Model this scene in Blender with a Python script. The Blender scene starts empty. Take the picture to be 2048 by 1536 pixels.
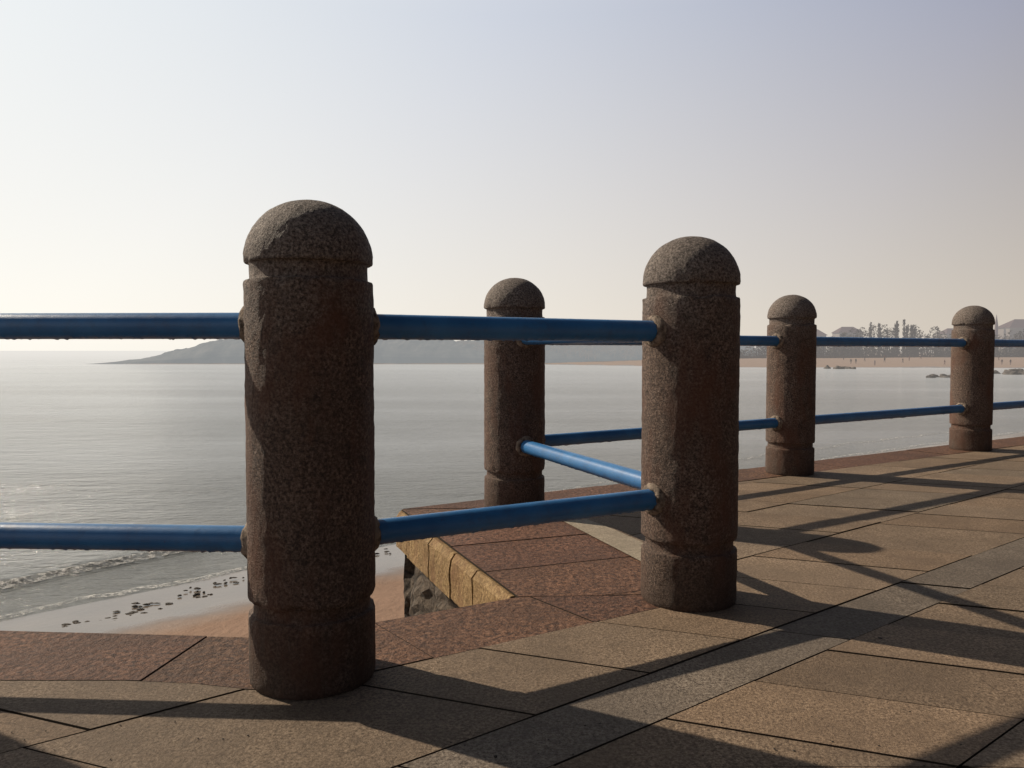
import bpy, bmesh, math, random
import numpy as np
from mathutils import Vector, noise, Matrix
random.seed(4)
scene=bpy.context.scene
scene.view_settings.view_transform='Standard'
scene.view_settings.look='None'
scene.view_settings.exposure=0

SUN_EL=math.radians(35.3)
SUN_AZ_LEFT=math.radians(61)     # left of +Y
H=1.10; R=0.144
SEA=-4.3

# ------------------------------------------------------------ helpers
def link(o):
    scene.collection.objects.link(o); return o
def mesh_obj(name,verts,faces,mat=None,smooth=False):
    me=bpy.data.meshes.new(name); me.from_pydata([tuple(v) for v in verts],[],faces); me.update()
    o=link(bpy.data.objects.new(name,me))
    if mat:
        for m in (mat if isinstance(mat,(list,tuple)) else [mat]): me.materials.append(m)
    if smooth:
        for p in me.polygons: p.use_smooth=True
    return o
def new_mat(name):
    m=bpy.data.materials.new(name); m.use_nodes=True
    nt=m.node_tree; b=nt.nodes['Principled BSDF']; o=nt.nodes['Material Output']
    return m,nt,b,o
def N(nt,t,**kw):
    n=nt.nodes.new(t)
    for k,v in kw.items(): setattr(n,k,v)
    return n
def coords(nt,scale=(1,1,1),kind='Object'):
    tc=N(nt,'ShaderNodeTexCoord'); mp=N(nt,'ShaderNodeMapping'); mp.inputs['Scale'].default_value=scale
    if kind=='World':
        g=N(nt,'ShaderNodeNewGeometry'); nt.links.new(g.outputs['Position'],mp.inputs['Vector'])
    else: nt.links.new(tc.outputs[kind],mp.inputs['Vector'])
    return mp.outputs['Vector']
def noi(nt,vec,scale,detail=4,rough=.55):
    n=N(nt,'ShaderNodeTexNoise'); n.inputs['Scale'].default_value=scale; n.inputs['Detail'].default_value=detail
    n.inputs['Roughness'].default_value=rough; nt.links.new(vec,n.inputs['Vector']); return n.outputs['Fac']
def vor(nt,vec,scale,feat='F1',out='Distance'):
    n=N(nt,'ShaderNodeTexVoronoi'); n.feature=feat; n.inputs['Scale'].default_value=scale
    nt.links.new(vec,n.inputs['Vector']); return n.outputs[out]
def ramp(nt,fac,stops):
    r=N(nt,'ShaderNodeValToRGB'); e=r.color_ramp.elements
    while len(e)<len(stops): e.new(.5)
    for i,(p,c) in enumerate(stops):
        e[i].position=p; e[i].color=(c[0],c[1],c[2],1) if not isinstance(c,(int,float)) else (c,c,c,1)
    nt.links.new(fac,r.inputs['Fac']); return r.outputs['Color']
def mixc(nt,fac,a,b,mode='MIX'):
    m=N(nt,'ShaderNodeMix'); m.data_type='RGBA'; m.blend_type=mode
    for i,v in ((0,fac),(6,a),(7,b)):
        if isinstance(v,bpy.types.NodeSocket): nt.links.new(v,m.inputs[i])
        elif i==0: m.inputs[0].default_value=v
        else: m.inputs[i].default_value=(v[0],v[1],v[2],1)
    return m.outputs[2]
def mth(nt,op,a,b=None,clamp=False):
    m=N(nt,'ShaderNodeMath'); m.operation=op; m.use_clamp=clamp
    for i,v in ((0,a),(1,b)):
        if v is None: continue
        if isinstance(v,bpy.types.NodeSocket): nt.links.new(v,m.inputs[i])
        else: m.inputs[i].default_value=v
    return m.outputs[0]
def bump(nt,b,h,strength,dist):
    n=N(nt,'ShaderNodeBump'); n.inputs['Distance'].default_value=dist
    if isinstance(strength,bpy.types.NodeSocket): nt.links.new(strength,n.inputs['Strength'])
    else: n.inputs['Strength'].default_value=strength
    nt.links.new(h,n.inputs['Height']); nt.links.new(n.outputs['Normal'],b.inputs['Normal']); return n
def setc(nt,b,c):
    if isinstance(c,bpy.types.NodeSocket): nt.links.new(c,b.inputs['Base Color'])
    else: b.inputs['Base Color'].default_value=(c[0],c[1],c[2],1)
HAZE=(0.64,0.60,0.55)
def add_haze(nt,b,o,fac,col=HAZE):  # aerial haze painted into the surface as a flat emission mix
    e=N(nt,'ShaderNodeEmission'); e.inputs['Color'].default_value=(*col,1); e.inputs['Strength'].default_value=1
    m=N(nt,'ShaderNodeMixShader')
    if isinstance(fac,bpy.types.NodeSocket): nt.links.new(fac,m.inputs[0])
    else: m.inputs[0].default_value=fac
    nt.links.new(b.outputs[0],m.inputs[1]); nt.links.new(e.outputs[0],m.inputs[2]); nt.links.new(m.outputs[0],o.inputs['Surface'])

# ------------------------------------------------------------ materials
def granite(name,dark,mid,light,bscale=260,bstr=.6,rough=.75,stain=None,attr=False,bd=.004,lowb=.5,stain_s=9,stain_r=(.45,.68),spec=.25,weather=False,wear=None):
    m,nt,b,o=new_mat(name)
    v=coords(nt)
    n1=noi(nt,v,bscale*.6,3,.75)
    c=ramp(nt,n1,[(.36,dark),(.5,mid),(.64,light)])
    sp=vor(nt,v,bscale*.9)
    c=mixc(nt,ramp(nt,sp,[(.12,.8),(.35,0)]),c,dark)
    big=noi(nt,v,4,6,.65)
    c=mixc(nt,ramp(nt,big,[(.38,.0),(.68,.6)]),c,[x*.5 for x in mid])
    med=noi(nt,v,28,5,.7)
    c=mixc(nt,ramp(nt,med,[(.52,0),(.66,.5)]),c,dark)
    if stain:
        st=noi(nt,coords(nt,(1,1,.35)),stain_s,4,.65)
        c=mixc(nt,ramp(nt,st,[(stain_r[0],0),(stain_r[1],.8)]),c,stain)
    if wear:
        c=mixc(nt,ramp(nt,noi(nt,v,1.7,7,.72),[(.44,0),(.66,.75)]),c,wear)
        c=mixc(nt,ramp(nt,noi(nt,v,62,3,.8),[(.62,0),(.70,.7)]),c,dark)
    if weather:
        s=N(nt,'ShaderNodeSeparateXYZ'); nt.links.new(v,s.inputs[0])
        zf=mth(nt,'ADD',s.outputs['Z'],mth(nt,'MULTIPLY',mth(nt,'SUBTRACT',noi(nt,v,12,4,.6),.5),.35))
        grey=ramp(nt,n1,[(.36,(.03,.026,.023)),(.5,(.15,.125,.108)),(.64,(.30,.26,.23))])
        c=mixc(nt,ramp(nt,zf,[(.80,0),(1.02,.85)]),c,grey)
        c=mixc(nt,ramp(nt,zf,[(.0,.6),(.22,0)]),c,(.045,.028,.018))
    if attr:
        a=N(nt,'ShaderNodeAttribute'); a.attribute_name='tone'
        c=mixc(nt,1.0,c,a.outputs['Color'],'MULTIPLY')
    setc(nt,b,c)
    b.inputs['Roughness'].default_value=rough
    b.inputs['Specular IOR Level'].default_value=spec
    h=mth(nt,'ADD',noi(nt,v,bscale*.8,4,.75),mth(nt,'MULTIPLY',noi(nt,v,bscale*.25,4,.6),lowb))
    bump(nt,b,h,bstr,bd)
    return m
M_post=granite('post_granite',(.022,.014,.011),(.125,.082,.062),(.28,.20,.155),240,1,.7,stain=(.11,.045,.025),bd=.006,spec=.3,weather=True)
M_pave=granite('paving_granite',(.085,.06,.042),(.255,.182,.122),(.38,.285,.20),210,.9,.8,attr=True,bd=.004,wear=(.14,.102,.072))
M_cope=granite('coping_granite',(.03,.014,.008),(.155,.072,.040),(.28,.145,.085),90,1,.75,attr=True,bd=.012,lowb=1.0,spec=.35,wear=(.075,.036,.022))
M_fascia=granite('fascia_granite',(.14,.085,.035),(.36,.235,.105),(.50,.35,.17),120,1,.75,stain=(.18,.09,.04),bd=.008,wear=(.20,.125,.055))
M_lit_wedge=granite('lit_pale_paving',(.22,.18,.14),(.33,.28,.21),(.42,.36,.28),200,.6,.8)  # light stone, with the sunlit look painted into its paler colour

m,nt,b,o=new_mat('joint_dirt'); setc(nt,b,(.025,.019,.014)); b.inputs['Roughness'].default_value=.95; b.inputs['Specular IOR Level'].default_value=.1; M_joint=m

m,nt,b,o=new_mat('mortar'); v=coords(nt)
setc(nt,b,ramp(nt,noi(nt,v,60,4),[(.35,(.06,.042,.03)),(.6,(.27,.21,.16))])); b.inputs['Roughness'].default_value=.9
bump(nt,b,noi(nt,v,120,4,.7),1,.006); M_mortar=m

m,nt,b,o=new_mat('blue_paint'); v=coords(nt,kind='World')
c=ramp(nt,noi(nt,v,7,4,.6),[(.3,(.018,.115,.30)),(.7,(.035,.175,.41))])
rust=ramp(nt,noi(nt,v,55,6,.75),[(.66,0),(.72,1)])
c=mixc(nt,rust,c,(.07,.045,.03))
c=mixc(nt,ramp(nt,noi(nt,v,20,5,.7),[(.5,0),(.75,.5)]),c,(.04,.07,.12))
setc(nt,b,c); b.inputs['Roughness'].default_value=.36
bump(nt,b,noi(nt,v,160,5,.7),.3,.0015); M_blue=m

m,nt,b,o=new_mat('rough_wall_stone'); v=coords(nt)
e=vor(nt,coords(nt,(1,1,1.3)),4.5,'DISTANCE_TO_EDGE')
c=ramp(nt,noi(nt,v,22,7,.75),[(.3,(.03,.025,.02)),(.5,(.12,.09,.065)),(.7,(.26,.20,.14))])
c=mixc(nt,ramp(nt,e,[(.0,1),(.05,0)]),c,(.03,.024,.02)); setc(nt,b,c); b.inputs['Roughness'].default_value=.85
h=mth(nt,'ADD',noi(nt,v,24,7,.75),ramp(nt,e,[(0,0),(.12,.7)])); bump(nt,b,h,1,.06); M_wall=m

m,nt,b,o=new_mat('dark_rock'); v=coords(nt,kind='World')
setc(nt,b,ramp(nt,noi(nt,v,3,6,.7),[(.3,(.02,.016,.013)),(.7,(.07,.055,.042))])); b.inputs['Roughness'].default_value=.8
bump(nt,b,noi(nt,v,6,6,.7),1,.1); M_rock=m
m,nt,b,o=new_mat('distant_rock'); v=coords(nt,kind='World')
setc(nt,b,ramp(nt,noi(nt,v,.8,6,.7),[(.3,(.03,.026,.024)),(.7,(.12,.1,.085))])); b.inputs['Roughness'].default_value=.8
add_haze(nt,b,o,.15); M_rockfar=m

# sand
m,nt,b,o=new_mat('sand'); v=coords(nt,kind='World')
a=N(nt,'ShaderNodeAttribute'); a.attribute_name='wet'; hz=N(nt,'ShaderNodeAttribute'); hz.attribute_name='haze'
dry=ramp(nt,noi(nt,v,.8,6,.65),[(.3,(.20,.115,.068)),(.7,(.27,.16,.10))])
wet=ramp(nt,noi(nt,v,.6,5,.6),[(.3,(.10,.078,.058)),(.7,(.15,.115,.082))])
wf=mth(nt,'ADD',a.outputs['Fac'],mth(nt,'MULTIPLY',mth(nt,'SUBTRACT',noi(nt,v,.5,4,.6),.5),.5),True)
wf=ramp(nt,wf,[(.25,0),(.65,1)])
setc(nt,b,mixc(nt,wf,dry,wet))
nt.links.new(mth(nt,'SUBTRACT',.9,mth(nt,'MULTIPLY',wf,.76)),b.inputs['Roughness'])
bs=mth(nt,'SUBTRACT',.8,mth(nt,'MULTIPLY',wf,.75))
bump(nt,b,noi(nt,v,5,6,.7),bs,.06)
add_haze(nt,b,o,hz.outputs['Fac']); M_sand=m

# sea
m,nt,b,o=new_mat('sea_water')
v1=coords(nt,(.9,2.4,1),'World'); v2=coords(nt,(.22,.62,1),'World'); v3=coords(nt,(.007,.035,1),'World')
setc(nt,b,(.15,.155,.145)); b.inputs['Roughness'].default_value=.10; b.inputs['IOR'].default_value=1.33
patch=ramp(nt,noi(nt,v3,1.2,5,.65),[(.36,.28),(.64,1)])
h=mth(nt,'ADD',mth(nt,'MULTIPLY',noi(nt,v1,1.9,5,.62),.42),mth(nt,'MULTIPLY',noi(nt,v2,1.3,5,.6),1.0))
bump(nt,b,h,mth(nt,'MULTIPLY',patch,.9),.46)
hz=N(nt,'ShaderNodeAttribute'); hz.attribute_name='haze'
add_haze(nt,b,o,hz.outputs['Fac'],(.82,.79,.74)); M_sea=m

m,nt,b,o=new_mat('foam'); v=coords(nt,kind='World')
setc(nt,b,(.62,.61,.58)); b.inputs['Roughness'].default_value=.6
nt.links.new(ramp(nt,noi(nt,v,7,9,.85),[(.46,0),(.60,1)]),b.inputs['Alpha'])
bump(nt,b,noi(nt,v,25,4,.7),1,.03); M_foam=m

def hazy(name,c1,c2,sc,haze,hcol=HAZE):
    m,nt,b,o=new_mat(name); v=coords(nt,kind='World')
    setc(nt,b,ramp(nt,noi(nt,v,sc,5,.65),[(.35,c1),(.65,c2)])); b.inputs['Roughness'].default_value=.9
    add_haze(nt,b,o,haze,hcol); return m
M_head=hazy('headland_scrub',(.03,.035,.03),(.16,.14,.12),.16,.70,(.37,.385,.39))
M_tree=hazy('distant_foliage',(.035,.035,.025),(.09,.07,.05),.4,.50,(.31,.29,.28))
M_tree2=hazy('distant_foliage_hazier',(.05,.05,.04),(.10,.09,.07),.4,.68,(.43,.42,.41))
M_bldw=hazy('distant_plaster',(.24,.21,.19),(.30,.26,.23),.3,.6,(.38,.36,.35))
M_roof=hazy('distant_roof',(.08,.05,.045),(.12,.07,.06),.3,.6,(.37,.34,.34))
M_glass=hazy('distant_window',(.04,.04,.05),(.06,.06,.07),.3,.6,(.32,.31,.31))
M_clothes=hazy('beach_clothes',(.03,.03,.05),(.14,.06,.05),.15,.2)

# ------------------------------------------------------------ posts
k0=R/.148
profile=[(0.143,0),(.1465,.006),(.147,.02)]+[(.147,z) for z in (.04,.06,.08,.10,.12,.14,.152)]+[(.1465,.158),(.1455,.1605),(.137,.163),(.1355,.167),(.135,.178),(.1355,.189),(.137,.193),(.146,.1955),(.1475,.199)]
profile+=[(.148,z) for z in np.linspace(.206,.905,48)]
profile+=[(.1478,.910),(.1465,.914),(.137,.9165),(.1355,.920),(.135,.935),(.1355,.949),(.137,.952),(.1462,.9545),(.1478,.9575)]
for k in range(0,20):
    a=k/20*math.pi/2
    profile.append((.1482*math.cos(a)**.97,.962+.138*math.sin(a)))
profile=[(r*k0,z) for r,z in profile]
SEG=144
def make_post(idx,x,y):
    verts=[];faces=[]
    off=Vector((idx*7.3,idx*3.1,0))
    for (r,z) in profile:
        for s in range(SEG):
            a=2*math.pi*s/SEG
            p=Vector((r*math.cos(a),r*math.sin(a),z))
            q=p+off
            d=noise.noise(q*8)*.0010+noise.noise(q*42)*.0014+noise.noise(q*110)*.0014
            edge=min(abs(z-e) for e in (.16,.197,.914,.956))
            if edge<.010 and r>.137: d-=max(0,noise.noise(q*26+Vector((5,5,5)))-.12)*.024*(1-edge/.010)
            verts.append(((r+d)*math.cos(a),(r+d)*math.sin(a),z+noise.noise(q*20)*.0012))
    n=len(profile)
    for i in range(n-1):
        for s in range(SEG):
            t=(s+1)%SEG
            faces.append((i*SEG+s,i*SEG+t,(i+1)*SEG+t,(i+1)*SEG+s))
    verts.append((0,0,1.1)); top=len(verts)-1
    for s in range(SEG): faces.append(((n-1)*SEG+s,(n-1)*SEG+(s+1)%SEG,top))
    o=mesh_obj('stone_bollard',verts,faces,M_post,True)
    o.data.set_sharp_from_angle(angle=math.radians(38))
    o.location=(x,y,0); o.rotation_euler=(0,0,idx*1.3)
    return o
u=Vector((.841,.541)); 
P3=Vector((.012,3.79)); P2=Vector((.54,2.425)); P1=Vector((-.465,1.845)); P0=Vector((-1.98,1.93)); Pm=Vector((-3.95,2.07)); Pn=Vector((-5.9,2.21))
posts=[Pn,Pm,P0,P1,P2,P3,Vector((1.72,4.93)),Vector((3.52,6.12))]
for k in range(1,9): posts.append(Vector((3.52,6.12))+u*2.1*k)
for i,p in enumerate(posts): make_post(i+1,p.x,p.y)

def collar(bm,c,d,rr,seed):
    z=Vector((0,0,1)); s=d.cross(z).normalized()
    rings=[]
    for (r,t) in ((rr*1.6,-.024),(rr*1.55,.002),(rr*1.3,.010),(rr*1.0,.012),(rr*.9,.0)):
        ring=[]
        for k in range(24):
            a=k/24*2*math.pi
            q=Vector((math.cos(a)*3+seed,math.sin(a)*3,t*40))
            rj=r*(1+.14*noise.noise(q))
            ring.append(bm.verts.new(c+(s*math.cos(a)+z*math.sin(a))*rj+d*(t+.006*noise.noise(q*2))))
        rings.append(ring)
    for i in range(len(rings)-1):
        for k in range(24):
            f=bm.faces.new((rings[i][k],rings[i][(k+1)%24],rings[i+1][(k+1)%24],rings[i+1][k])); f.material_index=1; f.smooth=True
def rail(a,b,z,seed):
    bm=bmesh.new()
    A=Vector((a.x,a.y,z)); B=Vector((b.x,b.y,z)); d=(B-A).normalized(); L=(B-A).length
    s=d.cross(Vector((0,0,1))).normalized(); up=Vector((0,0,1)); rr=.0305
    n=int(L/.006) if seed%30 in (2,3,4) else int(L/.02); prev=None
    for i in range(n+1):
        t=.09+(L-.18)*i/n; ring=[]
        for k in range(28):
            an=k/28*2*math.pi
            q=Vector((t*60+seed*5,math.cos(an)*2,math.sin(an)*2))
            r=rr+.0002*noise.noise(q)
            if math.sin(an)<-.75: r+=max(0,noise.noise(Vector((t*95+seed,math.cos(an)*3,0)))-.22)*.007
            ring.append(bm.verts.new(A+d*t+(s*math.cos(an)+up*math.sin(an))*r))
        if prev:
            for k in range(28):
                f=bm.faces.new((prev[k],prev[(k+1)%28],ring[(k+1)%28],ring[k])); f.smooth=True
        prev=ring
    collar(bm,A+d*R,d,rr,seed); collar(bm,B-d*R,-d,rr,seed+9)
    me=bpy.data.meshes.new('blue_rail'); bm.to_mesh(me); bm.free()
    me.materials.append(M_blue); me.materials.append(M_mortar)
    link(bpy.data.objects.new('blue_rail',me))
for i in range(len(posts)-1):
    rail(posts[i],posts[i+1],.318,i); rail(posts[i],posts[i+1],.815,i+30)

# ------------------------------------------------------------ deck
far_o=P3+Vector((-.541,.841))*.30+u*30; far_i=P3+Vector((.541,-.841))*.03+u*30
B=Vector((.14,3.84)); C=Vector((.66,2.47)); D=Vector((-.50,1.755))
inner=[far_i,B,C,D,Vector((-.60,1.765)),Vector((-.73,1.795)),Vector((-.887,1.81)),Vector((-1.17,1.81)),Vector((-2,1.87)),Vector((-10,2.43))]
outer=[Vector((-10,2.76)),Vector((-1.39,2.14)),Vector((-.60,2.085)),Vector((.017,2.44)),Vector((-.53,3.80)),far_o]

def slabbed(name,polys,mat,cutter,gap,depth,tones):
    bm=bmesh.new(); lay=bm.faces.layers.int.new('band'); cache={}
    def V(p):
        k=(round(p.x,4),round(p.y,4))
        if k not in cache: cache[k]=bm.verts.new((p.x,p.y,0))
        return cache[k]
    for i,pl in enumerate(polys):
        f=bm.faces.new([V(p) for p in pl]); f[lay]=i
    bm.normal_update()
    for f in bm.faces:
        if f.normal.z<0: f.normal_flip()
    cutter(bm,lay)
    orig=list(bm.faces)
    base_verts=set(bm.verts)
    r=bmesh.ops.inset_individual(bm,faces=orig,thickness=gap,depth=0,use_even_offset=True)
    ringf=set(r['faces'])
    for v in base_verts: v.co.z=-depth
    cl=bm.loops.layers.float_color.new('tone')
    for f in bm.faces:
        if f in ringf:
            f.material_index=1
            for l in f.loops: l[cl]=(1,1,1,1)
        else:
            t=tones(f,f[lay]); dz=random.uniform(-.0018,.0018)
            for l in f.loops: l[cl]=(*t,1)
            for v in f.verts: v.co.z+=dz
    me=bpy.data.meshes.new(name); bm.to_mesh(me); bm.free()
    me.materials.append(mat); me.materials.append(M_joint)
    return link(bpy.data.objects.new(name,me))
def cut(bm,faces,co,no):
    if not faces: return
    g=list(faces)+list({e for f in faces for e in f.edges})+list({v for f in faces for v in f.verts})
    bmesh.ops.bisect_plane(bm,geom=g,dist=1e-5,plane_co=(co.x,co.y,0),plane_no=(no.x,no.y,0))

S=Vector((.169,1.507)); mdir=Vector((.788,.616)); mn=Vector((-.616,.788))
xn=Vector((.358,.934))
def pave_cut(bm,lay):
    qs=[-.46*k for k in range(0,30)]+[.175]+[.175+.5*k for k in range(1,14)]
    for q in qs: cut(bm,list(bm.faces),S+mn*q,mn)
    qs=sorted(qs); 
    for f in bm.faces:
        c=f.calc_center_median(); q=(Vector((c.x,c.y))-S).dot(mn); f[lay]=sum(1 for t in qs if t<q)
    ks=sorted({f[lay] for f in bm.faces})
    zero=sum(1 for t in qs if t<.01)
    for k in ks:
        rnd=random.Random(k*3+1)
        fs=[f for f in bm.faces if f[lay]==k]
        vals=[(v.co.x-S.x)*xn.x+(v.co.y-S.y)*xn.y for f in fs for v in f.verts]
        lo,hi=min(vals),max(vals)
        if k==zero: step=.62; 
        elif k<zero: step=.262
        else: step=.30
        t=lo-rnd.random()*step
        if k==zero-1: t=((.553-S.x)*xn.x+(1.81-S.y)*xn.y)-step*60
        while t<hi:
            if t>lo+.02:
                fs=[f for f in bm.faces if f[lay]==k and min((v.co.x-S.x)*xn.x+(v.co.y-S.y)*xn.y for v in f.verts)<t<max((v.co.x-S.x)*xn.x+(v.co.y-S.y)*xn.y for v in f.verts)]
                cut(bm,fs,S+xn*t,xn)
            t+=step*(rnd.choice([1,1,1,1.6]) if k!=zero-1 else 1)
    for f in bm.faces: f[lay]=1000 if f[lay]==zero else f[lay]
def pave_tone(f,k):
    g=random.uniform(.84,1.10)
    if k==1000: return (g*.80,g*.90,g*1.04)
    w=random.uniform(-.03,.03)
    if random.random()<.08: return (g*.84,g*.90,g*.96)
    return (g*(1+w),g,g*(1-w))
deck_poly=inner+[Vector((-10,-9)),Vector((14,-9)),Vector((34,5))]
slabbed('promenade_pavement',[deck_poly],M_pave,pave_cut,.0028,.008,pave_tone)

S1=[outer[0],outer[1],outer[2],D]+inner[4:]
S2=[outer[2],outer[3],C,D]
S3=[outer[3],outer[4],B,C]
S4=[outer[4],outer[5],far_i,B]
def cope_cut(bm,lay):
    def sec(k): return [f for f in bm.faces if f[lay]==k]
    for x in [-.84-.62*i for i in range(15)]: cut(bm,sec(0),Vector((x,1.9)),Vector((.98,-.15)))
    for t in (.28,.78,): cut(bm,sec(1),P1+(P2-P1).normalized()*t,Vector((.80,.60)))
    d=(P3-P2).normalized()
    for t in (.12,.5,.88,1.25): cut(bm,sec(2),P2+d*t,d)
    for i in range(50): cut(bm,sec(3),P3+u*(.15+.6*i),u)
def cope_tone(f,k):
    g=random.uniform(.85,1.15); return (g,g*random.uniform(.95,1.05),g)
cp=slabbed('stone_coping',[S1,S2,S3,S4],M_cope,cope_cut,.0028,.006,cope_tone)

def offset_poly(pts,d):
    out=[]
    for i,p in enumerate(pts):
        a=(pts[i]-pts[i-1]).normalized() if i>0 else None
        b_=(pts[i+1]-pts[i]).normalized() if i<len(pts)-1 else None
        na=Vector((-a.y,a.x)) if a else None; nb=Vector((-b_.y,b_.x)) if b_ else None
        if na is None: out.append(p+nb*d)
        elif nb is None: out.append(p+na*d)
        else:
            n=(na+nb).normalized(); out.append(p+n*d/max(.3,n.dot(na)))
    return out
bm=bmesh.new()
sect=[(0.012,-.010),(.03,-.035),(.03,-.175),(-.15,-.175)]
for i in range(len(outer)-1):
    a,b_=outer[i],outer[i+1]; d=(b_-a).normalized(); nrm=Vector((-d.y,d.x)); L=(b_-a).length
    if i==2: L-=.032
    t=0 if i!=3 else .032
    while t<L-.02:
        w=random.uniform(.24,.36); t2=min(L,t+w)
        if L-t2<.12: t2=L
        g=.004; base=[]
        ss=max(2,int((t2-t)/.03)); jj=random.uniform(-.006,.006); dz=random.uniform(-.008,.004)
        for q_ in range(ss+1):
            tt=t+g+(t2-t-2*g)*q_/ss
            base.append([bm.verts.new((*(a+d*tt+nrm*(o_+(jj+.005*noise.noise(Vector((tt*18,z*18,i))) if o_>0 else 0))),z+(dz if z<-.1 else 0))) for o_,z in [(-.15,-.010)]+sect[:2]+[(.031,-.08),(.031,-.13)]+sect[2:]])
        for r0,r1 in zip(base[:-1],base[1:]):
            n=len(r0)
            for k in range(n): bm.faces.new((r0[k],r0[(k+1)%n],r1[(k+1)%n],r1[k]))
        bm.faces.new(base[0]); bm.faces.new(list(reversed(base[-1])))
        t=t2
bmesh.ops.recalc_face_normals(bm,faces=bm.faces)
me=bpy.data.meshes.new('coping_fascia'); bm.to_mesh(me); bm.free(); me.materials.append(M_fascia)
link(bpy.data.objects.new('coping_edge_blocks',me))
wl=outer
verts=[];faces=[]
ring=[]
for i in range(len(wl)-1):
    a,b_=wl[i],wl[i+1]; L=(b_-a).length; n=max(1,int(L/(.03 if 2<=i<=2 else .06 if i in(1,3) and L<4 else .3)))
    d=(b_-a).normalized(); nrm=Vector((-d.y,d.x))
    for k in range(n+(1 if i==len(wl)-2 else 0)):
        ring.append((a+(b_-a)*k/n,nrm))
zs=list(np.linspace(-.166,-1.6,44))+[-2.2,-3,-4.6]
for z in zs:
    for p,nr in ring:
        dd=noise.noise(Vector((p.x*5,p.y*5,z*6)))*.05+abs(noise.noise(Vector((p.x*13,p.y*13,z*15))))*.05-.035+noise.noise(Vector((p.x*30,p.y*30,z*30)))*.012+(-z)*.02
        q=p+nr*dd; verts.append((q.x,q.y,z))
W=len(ring)
for i in range(len(zs)-1):
    for k in range(W-1): faces.append((i*W+k,i*W+k+1,(i+1)*W+k+1,(i+1)*W+k))
mesh_obj('sea_wall',verts,faces,M_wall)
bed=[p for p in offset_poly(outer,-.10)]+[Vector((34,5)),Vector((14,-9)),Vector((-10,-9))]
mesh_obj('pavement_bed',[(p.x,p.y,-.03) for p in bed],[tuple(range(len(bed)))[::-1]],M_joint)
curve=[(.20,3.66),(.25,3.50),(.32,3.30),(.39,3.10),(.46,2.90),(.52,2.72)]  # sunlit wedge of light stone, painted as a paler sheet over the slabs
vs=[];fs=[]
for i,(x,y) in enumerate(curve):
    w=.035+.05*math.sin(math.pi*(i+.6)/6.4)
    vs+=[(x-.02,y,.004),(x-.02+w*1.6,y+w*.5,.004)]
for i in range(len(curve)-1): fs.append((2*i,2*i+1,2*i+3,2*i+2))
mesh_obj('lit_paving_wedge',vs,fs,M_lit_wedge)

bm=bmesh.new(); rg=random.Random(9)
for _ in range(340):
    x=rg.uniform(-2.2,3.2); y=rg.uniform(1.2,4.5)
    if y>1.7+.6*(x+.46)+.2 and x<.9: y=rg.uniform(1.25,1.65)
    if y>3.7+.64*x-.3: continue
    r_=rg.choice([.0009,.0012,.0015,.002]) if rg.random()<.97 else .0045
    rr=bmesh.ops.create_icosphere(bm,subdivisions=1,radius=r_)
    sx,sy=rg.uniform(.7,1.5),rg.uniform(.7,1.3)
    for v in rr['verts']: v.co=Vector((v.co.x*sx+x,v.co.y*sy+y,v.co.z*.6+r_*.3))
me=bpy.data.meshes.new('grit'); bm.to_mesh(me); bm.free(); me.materials.append(M_rock)
link(bpy.data.objects.new('loose_grit',me))

# ------------------------------------------------------------ terrain
land=np.array([(-400,-300),(-60,-40),(-20,4.5),(-9.6,14.8),(-6.1,18.3),(-3.5,20.3),(15.3,37.5),(32.6,50.0),(80,80),(150,130),(172,180),(155,226),(110,237),(67,239),(40,262),(10,290),(-60,294),(-154,294),(-158,300),(-120,330),(0,420),(-100,1500),(-600,9000),(9000,9000),(9000,-9000),(-400,-9000)],float)
def sdist(X,Y):
    P=np.stack([X,Y],-1); n=len(land); best=np.full(X.shape,1e18); inside=np.zeros(X.shape,bool)
    for i in range(n):
        a=land[i]; b_=land[(i+1)%n]; e=b_-a; w=P-a
        t=np.clip((w@e)/(e@e),0,1); d=w-t[...,None]*e; best=np.minimum(best,(d**2).sum(-1))
        c1=(a[1]>Y)!=(b_[1]>Y)
        with np.errstate(divide='ignore',invalid='ignore'):
            xi=a[0]+(Y-a[1])*(b_[0]-a[0])/(b_[1]-a[1]+1e-12)
        inside^=(c1&(X<xi))
    return np.where(inside,1,-1)*np.sqrt(best)
xs=np.concatenate([-np.geomspace(9000,32,26),np.arange(-30,45,.5),np.geomspace(46,400,60),np.geomspace(450,9000,12)])
ys=np.concatenate([-np.geomspace(9000,12,14),np.arange(-10,50,.5),np.geomspace(51,420,70),np.geomspace(450,9000,12)])
X,Y=np.meshgrid(xs,ys); sd=sdist(X,Y)
farw=np.clip((np.hypot(X,Y)-100)/80,0,1)
Z=np.where(sd>0,SEA+np.minimum(sd*.06,1.1)*(1-farw)+farw*np.minimum(sd*.042,2.6),SEA+np.maximum(sd*.06,-3))
s_in=(X-P3.x)*.541+(Y-P3.y)*-.841
Z=np.where((s_in>2.4)&(Y<12+X*.6)&(X>-9.5),-.12,Z)
for i in range(Z.shape[0]):
    for j in range(Z.shape[1]):
        if Z[i,j]<-.2 and abs(X[i,j])<60 and Y[i,j]<80: Z[i,j]+=.05*noise.noise(Vector((X[i,j]*.35,Y[i,j]*.35,0)))*min(1,max(0,sd[i,j])*.3+.15)
verts=np.stack([X,Y,Z],-1).reshape(-1,3); nx=len(xs); ny=len(ys)
faces=[(j*nx+i,j*nx+i+1,(j+1)*nx+i+1,(j+1)*nx+i) for j in range(ny-1) for i in range(nx-1)]
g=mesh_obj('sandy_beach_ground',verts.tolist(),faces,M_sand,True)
wet=np.clip((4.4-sd)/3.2,0,1); hzv=1-np.exp(-np.hypot(X,Y)/800.)  # painted haze amount grows with distance from the origin
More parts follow.
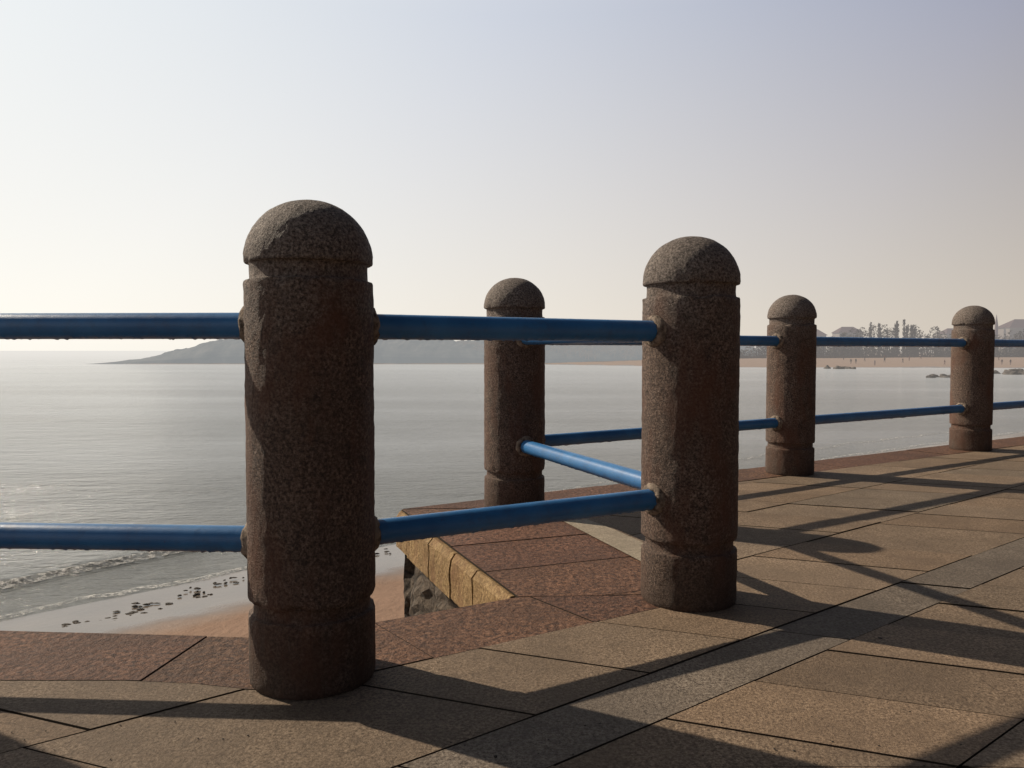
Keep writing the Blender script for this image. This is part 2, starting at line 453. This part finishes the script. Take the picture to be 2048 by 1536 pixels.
for nm,arr in (('wet',wet),('haze',hzv)):
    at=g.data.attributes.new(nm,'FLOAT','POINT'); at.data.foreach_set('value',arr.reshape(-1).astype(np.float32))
xs2=np.concatenate([-np.geomspace(12000,40,20),np.arange(-36,60,6.),np.geomspace(66,12000,20)]); ys2=np.concatenate([[-400,-100,-30],np.arange(0,60,6.),np.geomspace(66,12000,30)])
X2,Y2=np.meshgrid(xs2,ys2); 
faces=[(j*len(xs2)+i,j*len(xs2)+i+1,(j+1)*len(xs2)+i+1,(j+1)*len(xs2)+i) for j in range(len(ys2)-1) for i in range(len(xs2)-1)]
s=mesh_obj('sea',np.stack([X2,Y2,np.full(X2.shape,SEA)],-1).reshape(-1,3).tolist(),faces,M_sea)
at=s.data.attributes.new('haze','FLOAT','POINT'); at.data.foreach_set('value',np.clip(1-np.exp(-np.hypot(X2,Y2)/450.),0,1).reshape(-1).astype(np.float32))  # far water brightened by the same emission haze

def ribbon(name,pts,width,height,mat,z0,jit=.15,step=.12):
    P=[];
    for i in range(len(pts)-1):
        a=Vector(pts[i]); b_=Vector(pts[i+1]); n=max(1,int((b_-a).length/step))
        for k in range(n): P.append(a+(b_-a)*k/n)
    P.append(Vector(pts[-1]))
    for _ in range(12): P=[P[0]]+[(P[i-1]+P[i]*2+P[i+1])/4 for i in range(1,len(P)-1)]+[P[-1]]
    K=9; vs=[];fs=[]
    for i,p in enumerate(P):
        d=(P[min(i+1,len(P)-1)]-P[max(i-1,0)]).normalized(); nr=Vector((-d.y,d.x))
        fade=min(1,i/12,(len(P)-1-i)/12)
        w=width*(1+.7*noise.noise(Vector((i*.09,3,0))))*(.3+.7*fade); sh=jit*noise.noise(Vector((i*.05,0,7)))+jit*.5*noise.noise(Vector((i*.2,0,2)))
        for k in range(K):
            t=k/(K-1)*2-1; q=p+nr*(w*t/2+sh)
            hh=height*fade*(math.cos(t*math.pi)+1)/2*(1+.4*noise.noise(Vector((i*.15,1,1))))
            vs.append((q.x,q.y,z0+hh))
    for i in range(len(P)-1):
        for k in range(K-1): fs.append((i*K+k,i*K+k+1,(i+1)*K+k+1,(i+1)*K+k))
    return mesh_obj(name,vs,fs,mat,True)
wave=[(-16,10.5),(-13,14.2),(-11,17.2),(-9.3,19.4),(-7.4,21.3)]
ribbon('breaking_wave',wave,1.3,.12,M_sea,SEA+.004)
ribbon('wave_foam',[(x+.15,y-.15) for x,y in wave],.6,.08,M_foam,SEA+.04)
shore=[(-20,4.7),(-9.6,15.0),(-6.1,18.5),(-3.5,20.5),(15.3,37.7),(32.6,50.2)]
ribbon('shore_foam',shore,.25,.02,M_foam,SEA+.02,.35)
ribbon('shore_foam',[(x-1.8,y+1.9) for x,y in shore[1:]],.2,.03,M_foam,SEA+.01,.5)

def rock(name,x,y,z,parts,mat):
    bm=bmesh.new()
    for (dx,dy,sx,sy,sz) in parts:
        r=bmesh.ops.create_icosphere(bm,subdivisions=3,radius=1)
        for v in r['verts']:
            c=v.co.copy(); k=1+.45*noise.noise(c*1.3+Vector((dx,dy,x)))+.2*noise.noise(c*3.5+Vector((dx,y,0)))
            v.co=Vector((c.x*sx*k+dx,c.y*sy*k+dy,c.z*sz*k))
    me=bpy.data.meshes.new(name); bm.to_mesh(me); bm.free(); me.materials.append(mat)
    o=link(bpy.data.objects.new(name,me)); o.location=(x,y,z); return o
def rparts(n,w,h,dep=1):
    return [(random.uniform(-w,w),random.uniform(-w,w)*dep,random.uniform(.25,.6)*w*.6,random.uniform(.25,.6)*w*.5,random.uniform(.4,1)*h) for _ in range(n)]
rock('shore_rock',91,219,SEA,rparts(7,3.6,.9),M_rockfar)
rock('shore_rock',80,150,SEA,rparts(9,3.2,.7),M_rockfar)
rock('shore_rock',79,142,SEA,rparts(5,1.8,.4),M_rockfar)
rock('shore_rock',110,172,SEA,rparts(12,6,1.2),M_rockfar)
for (x,y,n,w) in ((-7.3,14.7,14,.28),(-7.1,15.3,11,.25),(-6.5,16.3,13,.28),(-6.1,17.1,9,.2),(-7.9,14.35,7,.15),(-3.3,19.5,6,.3),(-7.0,14.3,5,.2)):
    rock('seaweed_clump',x,y,SEA+.08,[(random.uniform(-w,w)*1.4,random.uniform(-w,w)*1.4,random.uniform(.02,.08),random.uniform(.02,.05),random.uniform(.008,.02)) for _ in range(n)],M_rock)

# ------------------------------------------------------------ headland
prof=[(-160,0),(-150,1.4),(-143,2.2),(-136,4.6),(-127,6.4),(-118,9.2),(-105,11),(-85,12.3),(-65,12),(-45,10.6),(-20,9.0),(5,8.2),(30,7.8),(60,7.8),(95,7.4)]
px=[p[0] for p in prof]; pz=[p[1] for p in prof]
xs3=np.arange(-161,96,.6); nv=20; vs=[];fs=[]
for i,x in enumerate(xs3):
    hgt=np.interp(x,px,pz)
    for k in range(nv):
        t=k/(nv-1); zz=hgt*(math.sin(t*math.pi*.5)**.55)
        y=298+t*26+max(0,x)*.05
        if k>0: zz+= (noise.noise(Vector((x*.12,t*4,0)))*1.3+noise.noise(Vector((x*.6,t*9,3)))*.9)*min(1,hgt/4)*t
        vs.append((x,y+1.5*noise.noise(Vector((x*.15,t*3,5))),SEA-.3*(k==0)+max(0,zz)))
for i in range(len(xs3)-1):
    for k in range(nv-1): fs.append((i*nv+k,(i+1)*nv+k,(i+1)*nv+k+1,i*nv+k+1))
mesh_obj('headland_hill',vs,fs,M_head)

# ------------------------------------------------------------ distant trees
def trees(name,specs,mat,dens=1):
    bm=bmesh.new()
    for (x,y,z,h,w,kind) in specs:
        n=6; tr=.03*h
        rr=[bm.verts.new((x+tr*math.cos(a*2*math.pi/n),y+tr*math.sin(a*2*math.pi/n),z)) for a in range(n)]
        tt=bm.verts.new((x,y,z+h*.9))
        for a in range(n): bm.faces.new((rr[a],rr[(a+1)%n],tt))
        cnt=int((90*(h/8))*dens)+40
        for _ in range(cnt):
            t=random.random()
            if kind=='spike':
                zz=z+h*(.15+.85*t); rad=w*(1-t)*random.random()**.5*.8+.05
            else:
                zz=z+h*(.12+.88*t); rad=w*math.sqrt(max(0.02,1-(1.7*t-.7)**2))*random.random()**.45
            a=random.random()*2*math.pi
            c=Vector((x+rad*math.cos(a),y+rad*math.sin(a),zz)); s_=random.uniform(.25,.65)
            q=[c+Vector((random.uniform(-s_,s_),random.uniform(-s_,s_),random.uniform(-s_,s_)*(1.6 if kind=='spike' else 1))) for _ in range(3)]
            bm.faces.new([bm.verts.new(p) for p in q])
    me=bpy.data.meshes.new(name); bm.to_mesh(me); bm.free(); me.materials.append(mat); link(bpy.data.objects.new(name,me))
sp=[]
def env(x):
    return np.interp(x,[95,112,122,130,138,150,158,165,175,185,200,260],[6.5,8,9,11,13,14,11.5,10,9.5,10,11.5,12])
x=92.
while x<262:
    h=env(x)*random.uniform(.75,1.02); k='spike' if (131<x<157 and random.random()<.35) or random.random()<.06 else 'round'
    sp.append((x,300+random.uniform(-5,12),-2.3,h*(1.08 if k=='spike' else 1),random.uniform(1.0,1.5) if k=='spike' else random.uniform(2,3.4),k))
    x+=random.uniform(.4,1.0)
x=60.
while x<262:
    sp.append((x,294.5+random.uniform(-1,2),-2.3,random.uniform(2.8,4.6),random.uniform(1.6,2.6),'round')); x+=random.uniform(.9,1.6)
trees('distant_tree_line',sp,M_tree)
sp=[]; x=-20.
while x<100:
    sp.append((x,306+random.uniform(-6,6),-2.6,random.uniform(5,8.2),random.uniform(2,3.4),'round')); x+=random.uniform(.9,2)
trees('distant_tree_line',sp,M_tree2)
vs=[];fs=[]
pts=[(60,292),(130,291),(200,289),(290,284)]
for (x_,y_) in pts: vs+=[(x_,y_,-4),(x_,y_,-1.3),(x_,y_+.6,-1.3),(x_,y_+.6,-4)]
for i in range(3):
    for k in range(3): fs.append((i*4+k,(i+1)*4+k,(i+1)*4+k+1,i*4+k+1))
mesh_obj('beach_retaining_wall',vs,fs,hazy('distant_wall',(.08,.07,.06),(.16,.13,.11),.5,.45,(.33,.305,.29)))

def house(name,x,y,w,d,h,rh,spire=False):
    e=link(bpy.data.objects.new(name,None)); e.location=(x,y,-2)
    def part(nm,v,f,mt):
        o_=mesh_obj(nm,v,f,mt); o_.parent=e
    w2,d2=w/2,d/2
    part('walls',[(-w2,-d2,-1),(w2,-d2,-1),(w2,d2,-1),(-w2,d2,-1),(-w2,-d2,h),(w2,-d2,h),(w2,d2,h),(-w2,d2,h)],[(0,1,5,4),(1,2,6,5),(2,3,7,6),(3,0,4,7)],M_bldw)
    ov=.5
    part('roof',[(-w2-ov,-d2-ov,h),(w2+ov,-d2-ov,h),(w2+ov,d2+ov,h),(-w2-ov,d2+ov,h),(-w2*.5,0,h+rh),(w2*.5,0,h+rh)],[(0,1,5,4),(1,2,5),(2,3,4,5),(3,0,4),(3,2,1,0)],M_roof)
    v=[];f=[]
    nw=max(2,int(w/2.4)); 
    for fl in range(max(1,int(h/3))):
        for k in range(nw):
            cx=-w2+(k+.5)*w/nw; cz=1.1+fl*2.9; b0=len(v)
            v+=[(cx-.5,-d2-.03,cz-.6),(cx+.5,-d2-.03,cz-.6),(cx+.5,-d2-.03,cz+.7),(cx-.5,-d2-.03,cz+.7)]; f.append((b0,b0+1,b0+2,b0+3))
    part('windows',v,f,M_glass)
    part('door',[(-.5,-d2-.04,-1),(.5,-d2-.04,-1),(.5,-d2-.04,1.1),(-.5,-d2-.04,1.1)],[(0,1,2,3)],M_roof)
    if spire:
        sw=.45; sx=-w2-2.5
        part('spire',[(sx-sw,-sw,-1),(sx+sw,-sw,-1),(sx+sw,sw,-1),(sx-sw,sw,-1),(sx-sw,-sw,h+1),(sx+sw,-sw,h+1),(sx+sw,sw,h+1),(sx-sw,sw,h+1),(sx,0,h+5.5)],
             [(0,1,5,4),(1,2,6,5),(2,3,7,6),(3,0,4,7),(4,5,8),(5,6,8),(6,7,8),(7,4,8)],M_roof)
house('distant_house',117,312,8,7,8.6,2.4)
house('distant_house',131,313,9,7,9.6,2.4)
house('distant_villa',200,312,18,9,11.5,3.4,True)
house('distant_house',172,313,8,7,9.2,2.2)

# ------------------------------------------------------------ people on the far beach
def person_mesh(walk):
    P=[(0,0,.95),(0,0,1.18),(0,0,1.42),(0,0,1.53),(0,.01,1.62),(0,0,1.73),
       (.10,0,.90),(.11,walk*.16,.48),(.11,walk*.22-.06,.07),(.11,walk*.22+.10,.03),
       (-.10,0,.90),(-.11,-walk*.10,.48),(-.11,-walk*.30,.08),(-.11,-walk*.30+.15,.03),
       (.19,0,1.40),(.24,-walk*.12,1.12),(.24,-walk*.05+.05,.86),(.24,.02,.78),
       (-.19,0,1.40),(-.24,walk*.10,1.12),(-.24,walk*.16+.05,.87),(-.24,.2*walk+.03,.79)]
    E=[(0,1),(1,2),(2,3),(3,4),(4,5),(0,6),(6,7),(7,8),(8,9),(0,10),(10,11),(11,12),(12,13),(2,14),(14,15),(15,16),(16,17),(2,18),(18,19),(19,20),(20,21)]
    Rr=[.15,.14,.16,.06,.095,.08,.10,.07,.05,.045,.10,.07,.05,.045,.065,.05,.04,.035,.065,.05,.04,.035]
    me=bpy.data.meshes.new('person'); me.from_pydata(P,E,[]); o_=bpy.data.objects.new('tmp',me); link(o_)
    md=o_.modifiers.new('s','SKIN'); 
    for i,r_ in enumerate(Rr): me.skin_vertices[0].data[i].radius=(r_,r_*.8)
    me.skin_vertices[0].data[0].use_root=True
    sb=o_.modifiers.new('b','SUBSURF'); sb.levels=1
    dg=bpy.context.evaluated_depsgraph_get(); m2=bpy.data.meshes.new_from_object(o_.evaluated_get(dg)); bpy.data.objects.remove(o_)
    m2.materials.clear(); m2.materials.append(M_clothes); return m2
pm=[person_mesh(1),person_mesh(.3),person_mesh(-.8)]
for k,(x_,y_) in enumerate([(108,255),(110,256),(122,262),(126,258),(134,270),(139,250),(147,262),(152,244),(150,245),(133,246),(128,275),(143,280),(98,268),(116,280),(160,272),(163,268),(92,258),(70,262),(104,275),(112,247),(119,270),(155,262)]):
    o_=link(bpy.data.objects.new('person',pm[k%3])); 
    sdv=float(sdist(np.array([x_*1.]),np.array([y_*1.]))[0])
    o_.location=(x_,y_,SEA+min(max(sdv,0)*.042,2.6)-.02); o_.rotation_euler=(0,0,random.random()*6.28)

# ------------------------------------------------------------ light, sky, camera
ld=bpy.data.lights.new('sun','SUN'); ld.energy=4.8; ld.angle=math.radians(.7); ld.color=(1,.86,.68)
lo=link(bpy.data.objects.new('sun',ld))
sd_=Vector((-math.sin(SUN_AZ_LEFT)*math.cos(SUN_EL),math.cos(SUN_AZ_LEFT)*math.cos(SUN_EL),math.sin(SUN_EL)))
lo.rotation_euler=sd_.to_track_quat('Z','Y').to_euler(); lo.location=(-5,5,8)
w=bpy.data.worlds.new('World'); scene.world=w; w.use_nodes=True; nt=w.node_tree
bg=nt.nodes['Background']; sk=nt.nodes.new('ShaderNodeTexSky'); sk.sky_type='NISHITA'; sk.sun_disc=False
sk.sun_elevation=SUN_EL; sk.sun_rotation=-SUN_AZ_LEFT; sk.air_density=1.0; sk.dust_density=2; sk.ozone_density=1.0; sk.altitude=0
tc=N(nt,'ShaderNodeTexCoord')
vd=N(nt,'ShaderNodeVectorMath'); vd.operation='DOT_PRODUCT'; nt.links.new(tc.outputs['Generated'],vd.inputs[0]); vd.inputs[1].default_value=sd_
sx=N(nt,'ShaderNodeSeparateXYZ'); nt.links.new(tc.outputs['Generated'],sx.inputs[0])
dn=mth(nt,'MULTIPLY_ADD',vd.outputs['Value'],.5); nt.nodes[-1].inputs[2].default_value=.5
def D2(d): return .5+.5*d
hor=ramp(nt,dn,[(0,(.05,.042,.036)),(D2(-.4),(.12,.10,.085)),(D2(-.06),(.60,.53,.45)),(D2(.4),(.85,.79,.70)),(D2(.72),(.99,.955,.875)),(1,(1.0,.97,.9))])
upp=ramp(nt,dn,[(0,(.03,.033,.045)),(D2(-.15),(.09,.095,.13)),(D2(.17),(.33,.35,.45)),(D2(.6),(.62,.655,.73)),(D2(.88),(.82,.855,.87)),(1,(.9,.9,.86))])
zen=ramp(nt,dn,[(0,(.015,.02,.03)),(D2(.3),(.035,.04,.055)),(D2(.6),(.08,.09,.12)),(D2(.9),(.22,.225,.235)),(1,(.4,.4,.38))])
ef=N(nt,'ShaderNodeMapRange'); ef.inputs['From Min'].default_value=0.02; ef.inputs['From Max'].default_value=.38; nt.links.new(sx.outputs['Z'],ef.inputs['Value'])
ef2=N(nt,'ShaderNodeMapRange'); ef2.inputs['From Min'].default_value=.40; ef2.inputs['From Max'].default_value=.60; nt.links.new(sx.outputs['Z'],ef2.inputs['Value'])
c1=mixc(nt,ef.outputs[0],hor,upp); c2=mixc(nt,ef2.outputs[0],c1,zen)
sc=N(nt,'ShaderNodeVectorMath'); sc.operation='SCALE'; nt.links.new(c2,sc.inputs[0]); sc.inputs['Scale'].default_value=1/.1*1.04
fin=mixc(nt,.05,sc.outputs[0],sk.outputs[0])
nt.links.new(fin,bg.inputs['Color']); bg.inputs['Strength'].default_value=.1

cd=bpy.data.cameras.new('camera'); co=link(bpy.data.objects.new('camera',cd)); scene.camera=co
cd.sensor_width=36; cd.lens=36*1600/2048; cd.clip_start=.05; cd.clip_end=20000
co.location=(0,0,.758); co.rotation_euler=(math.pi/2-math.atan(.0419),0,0)
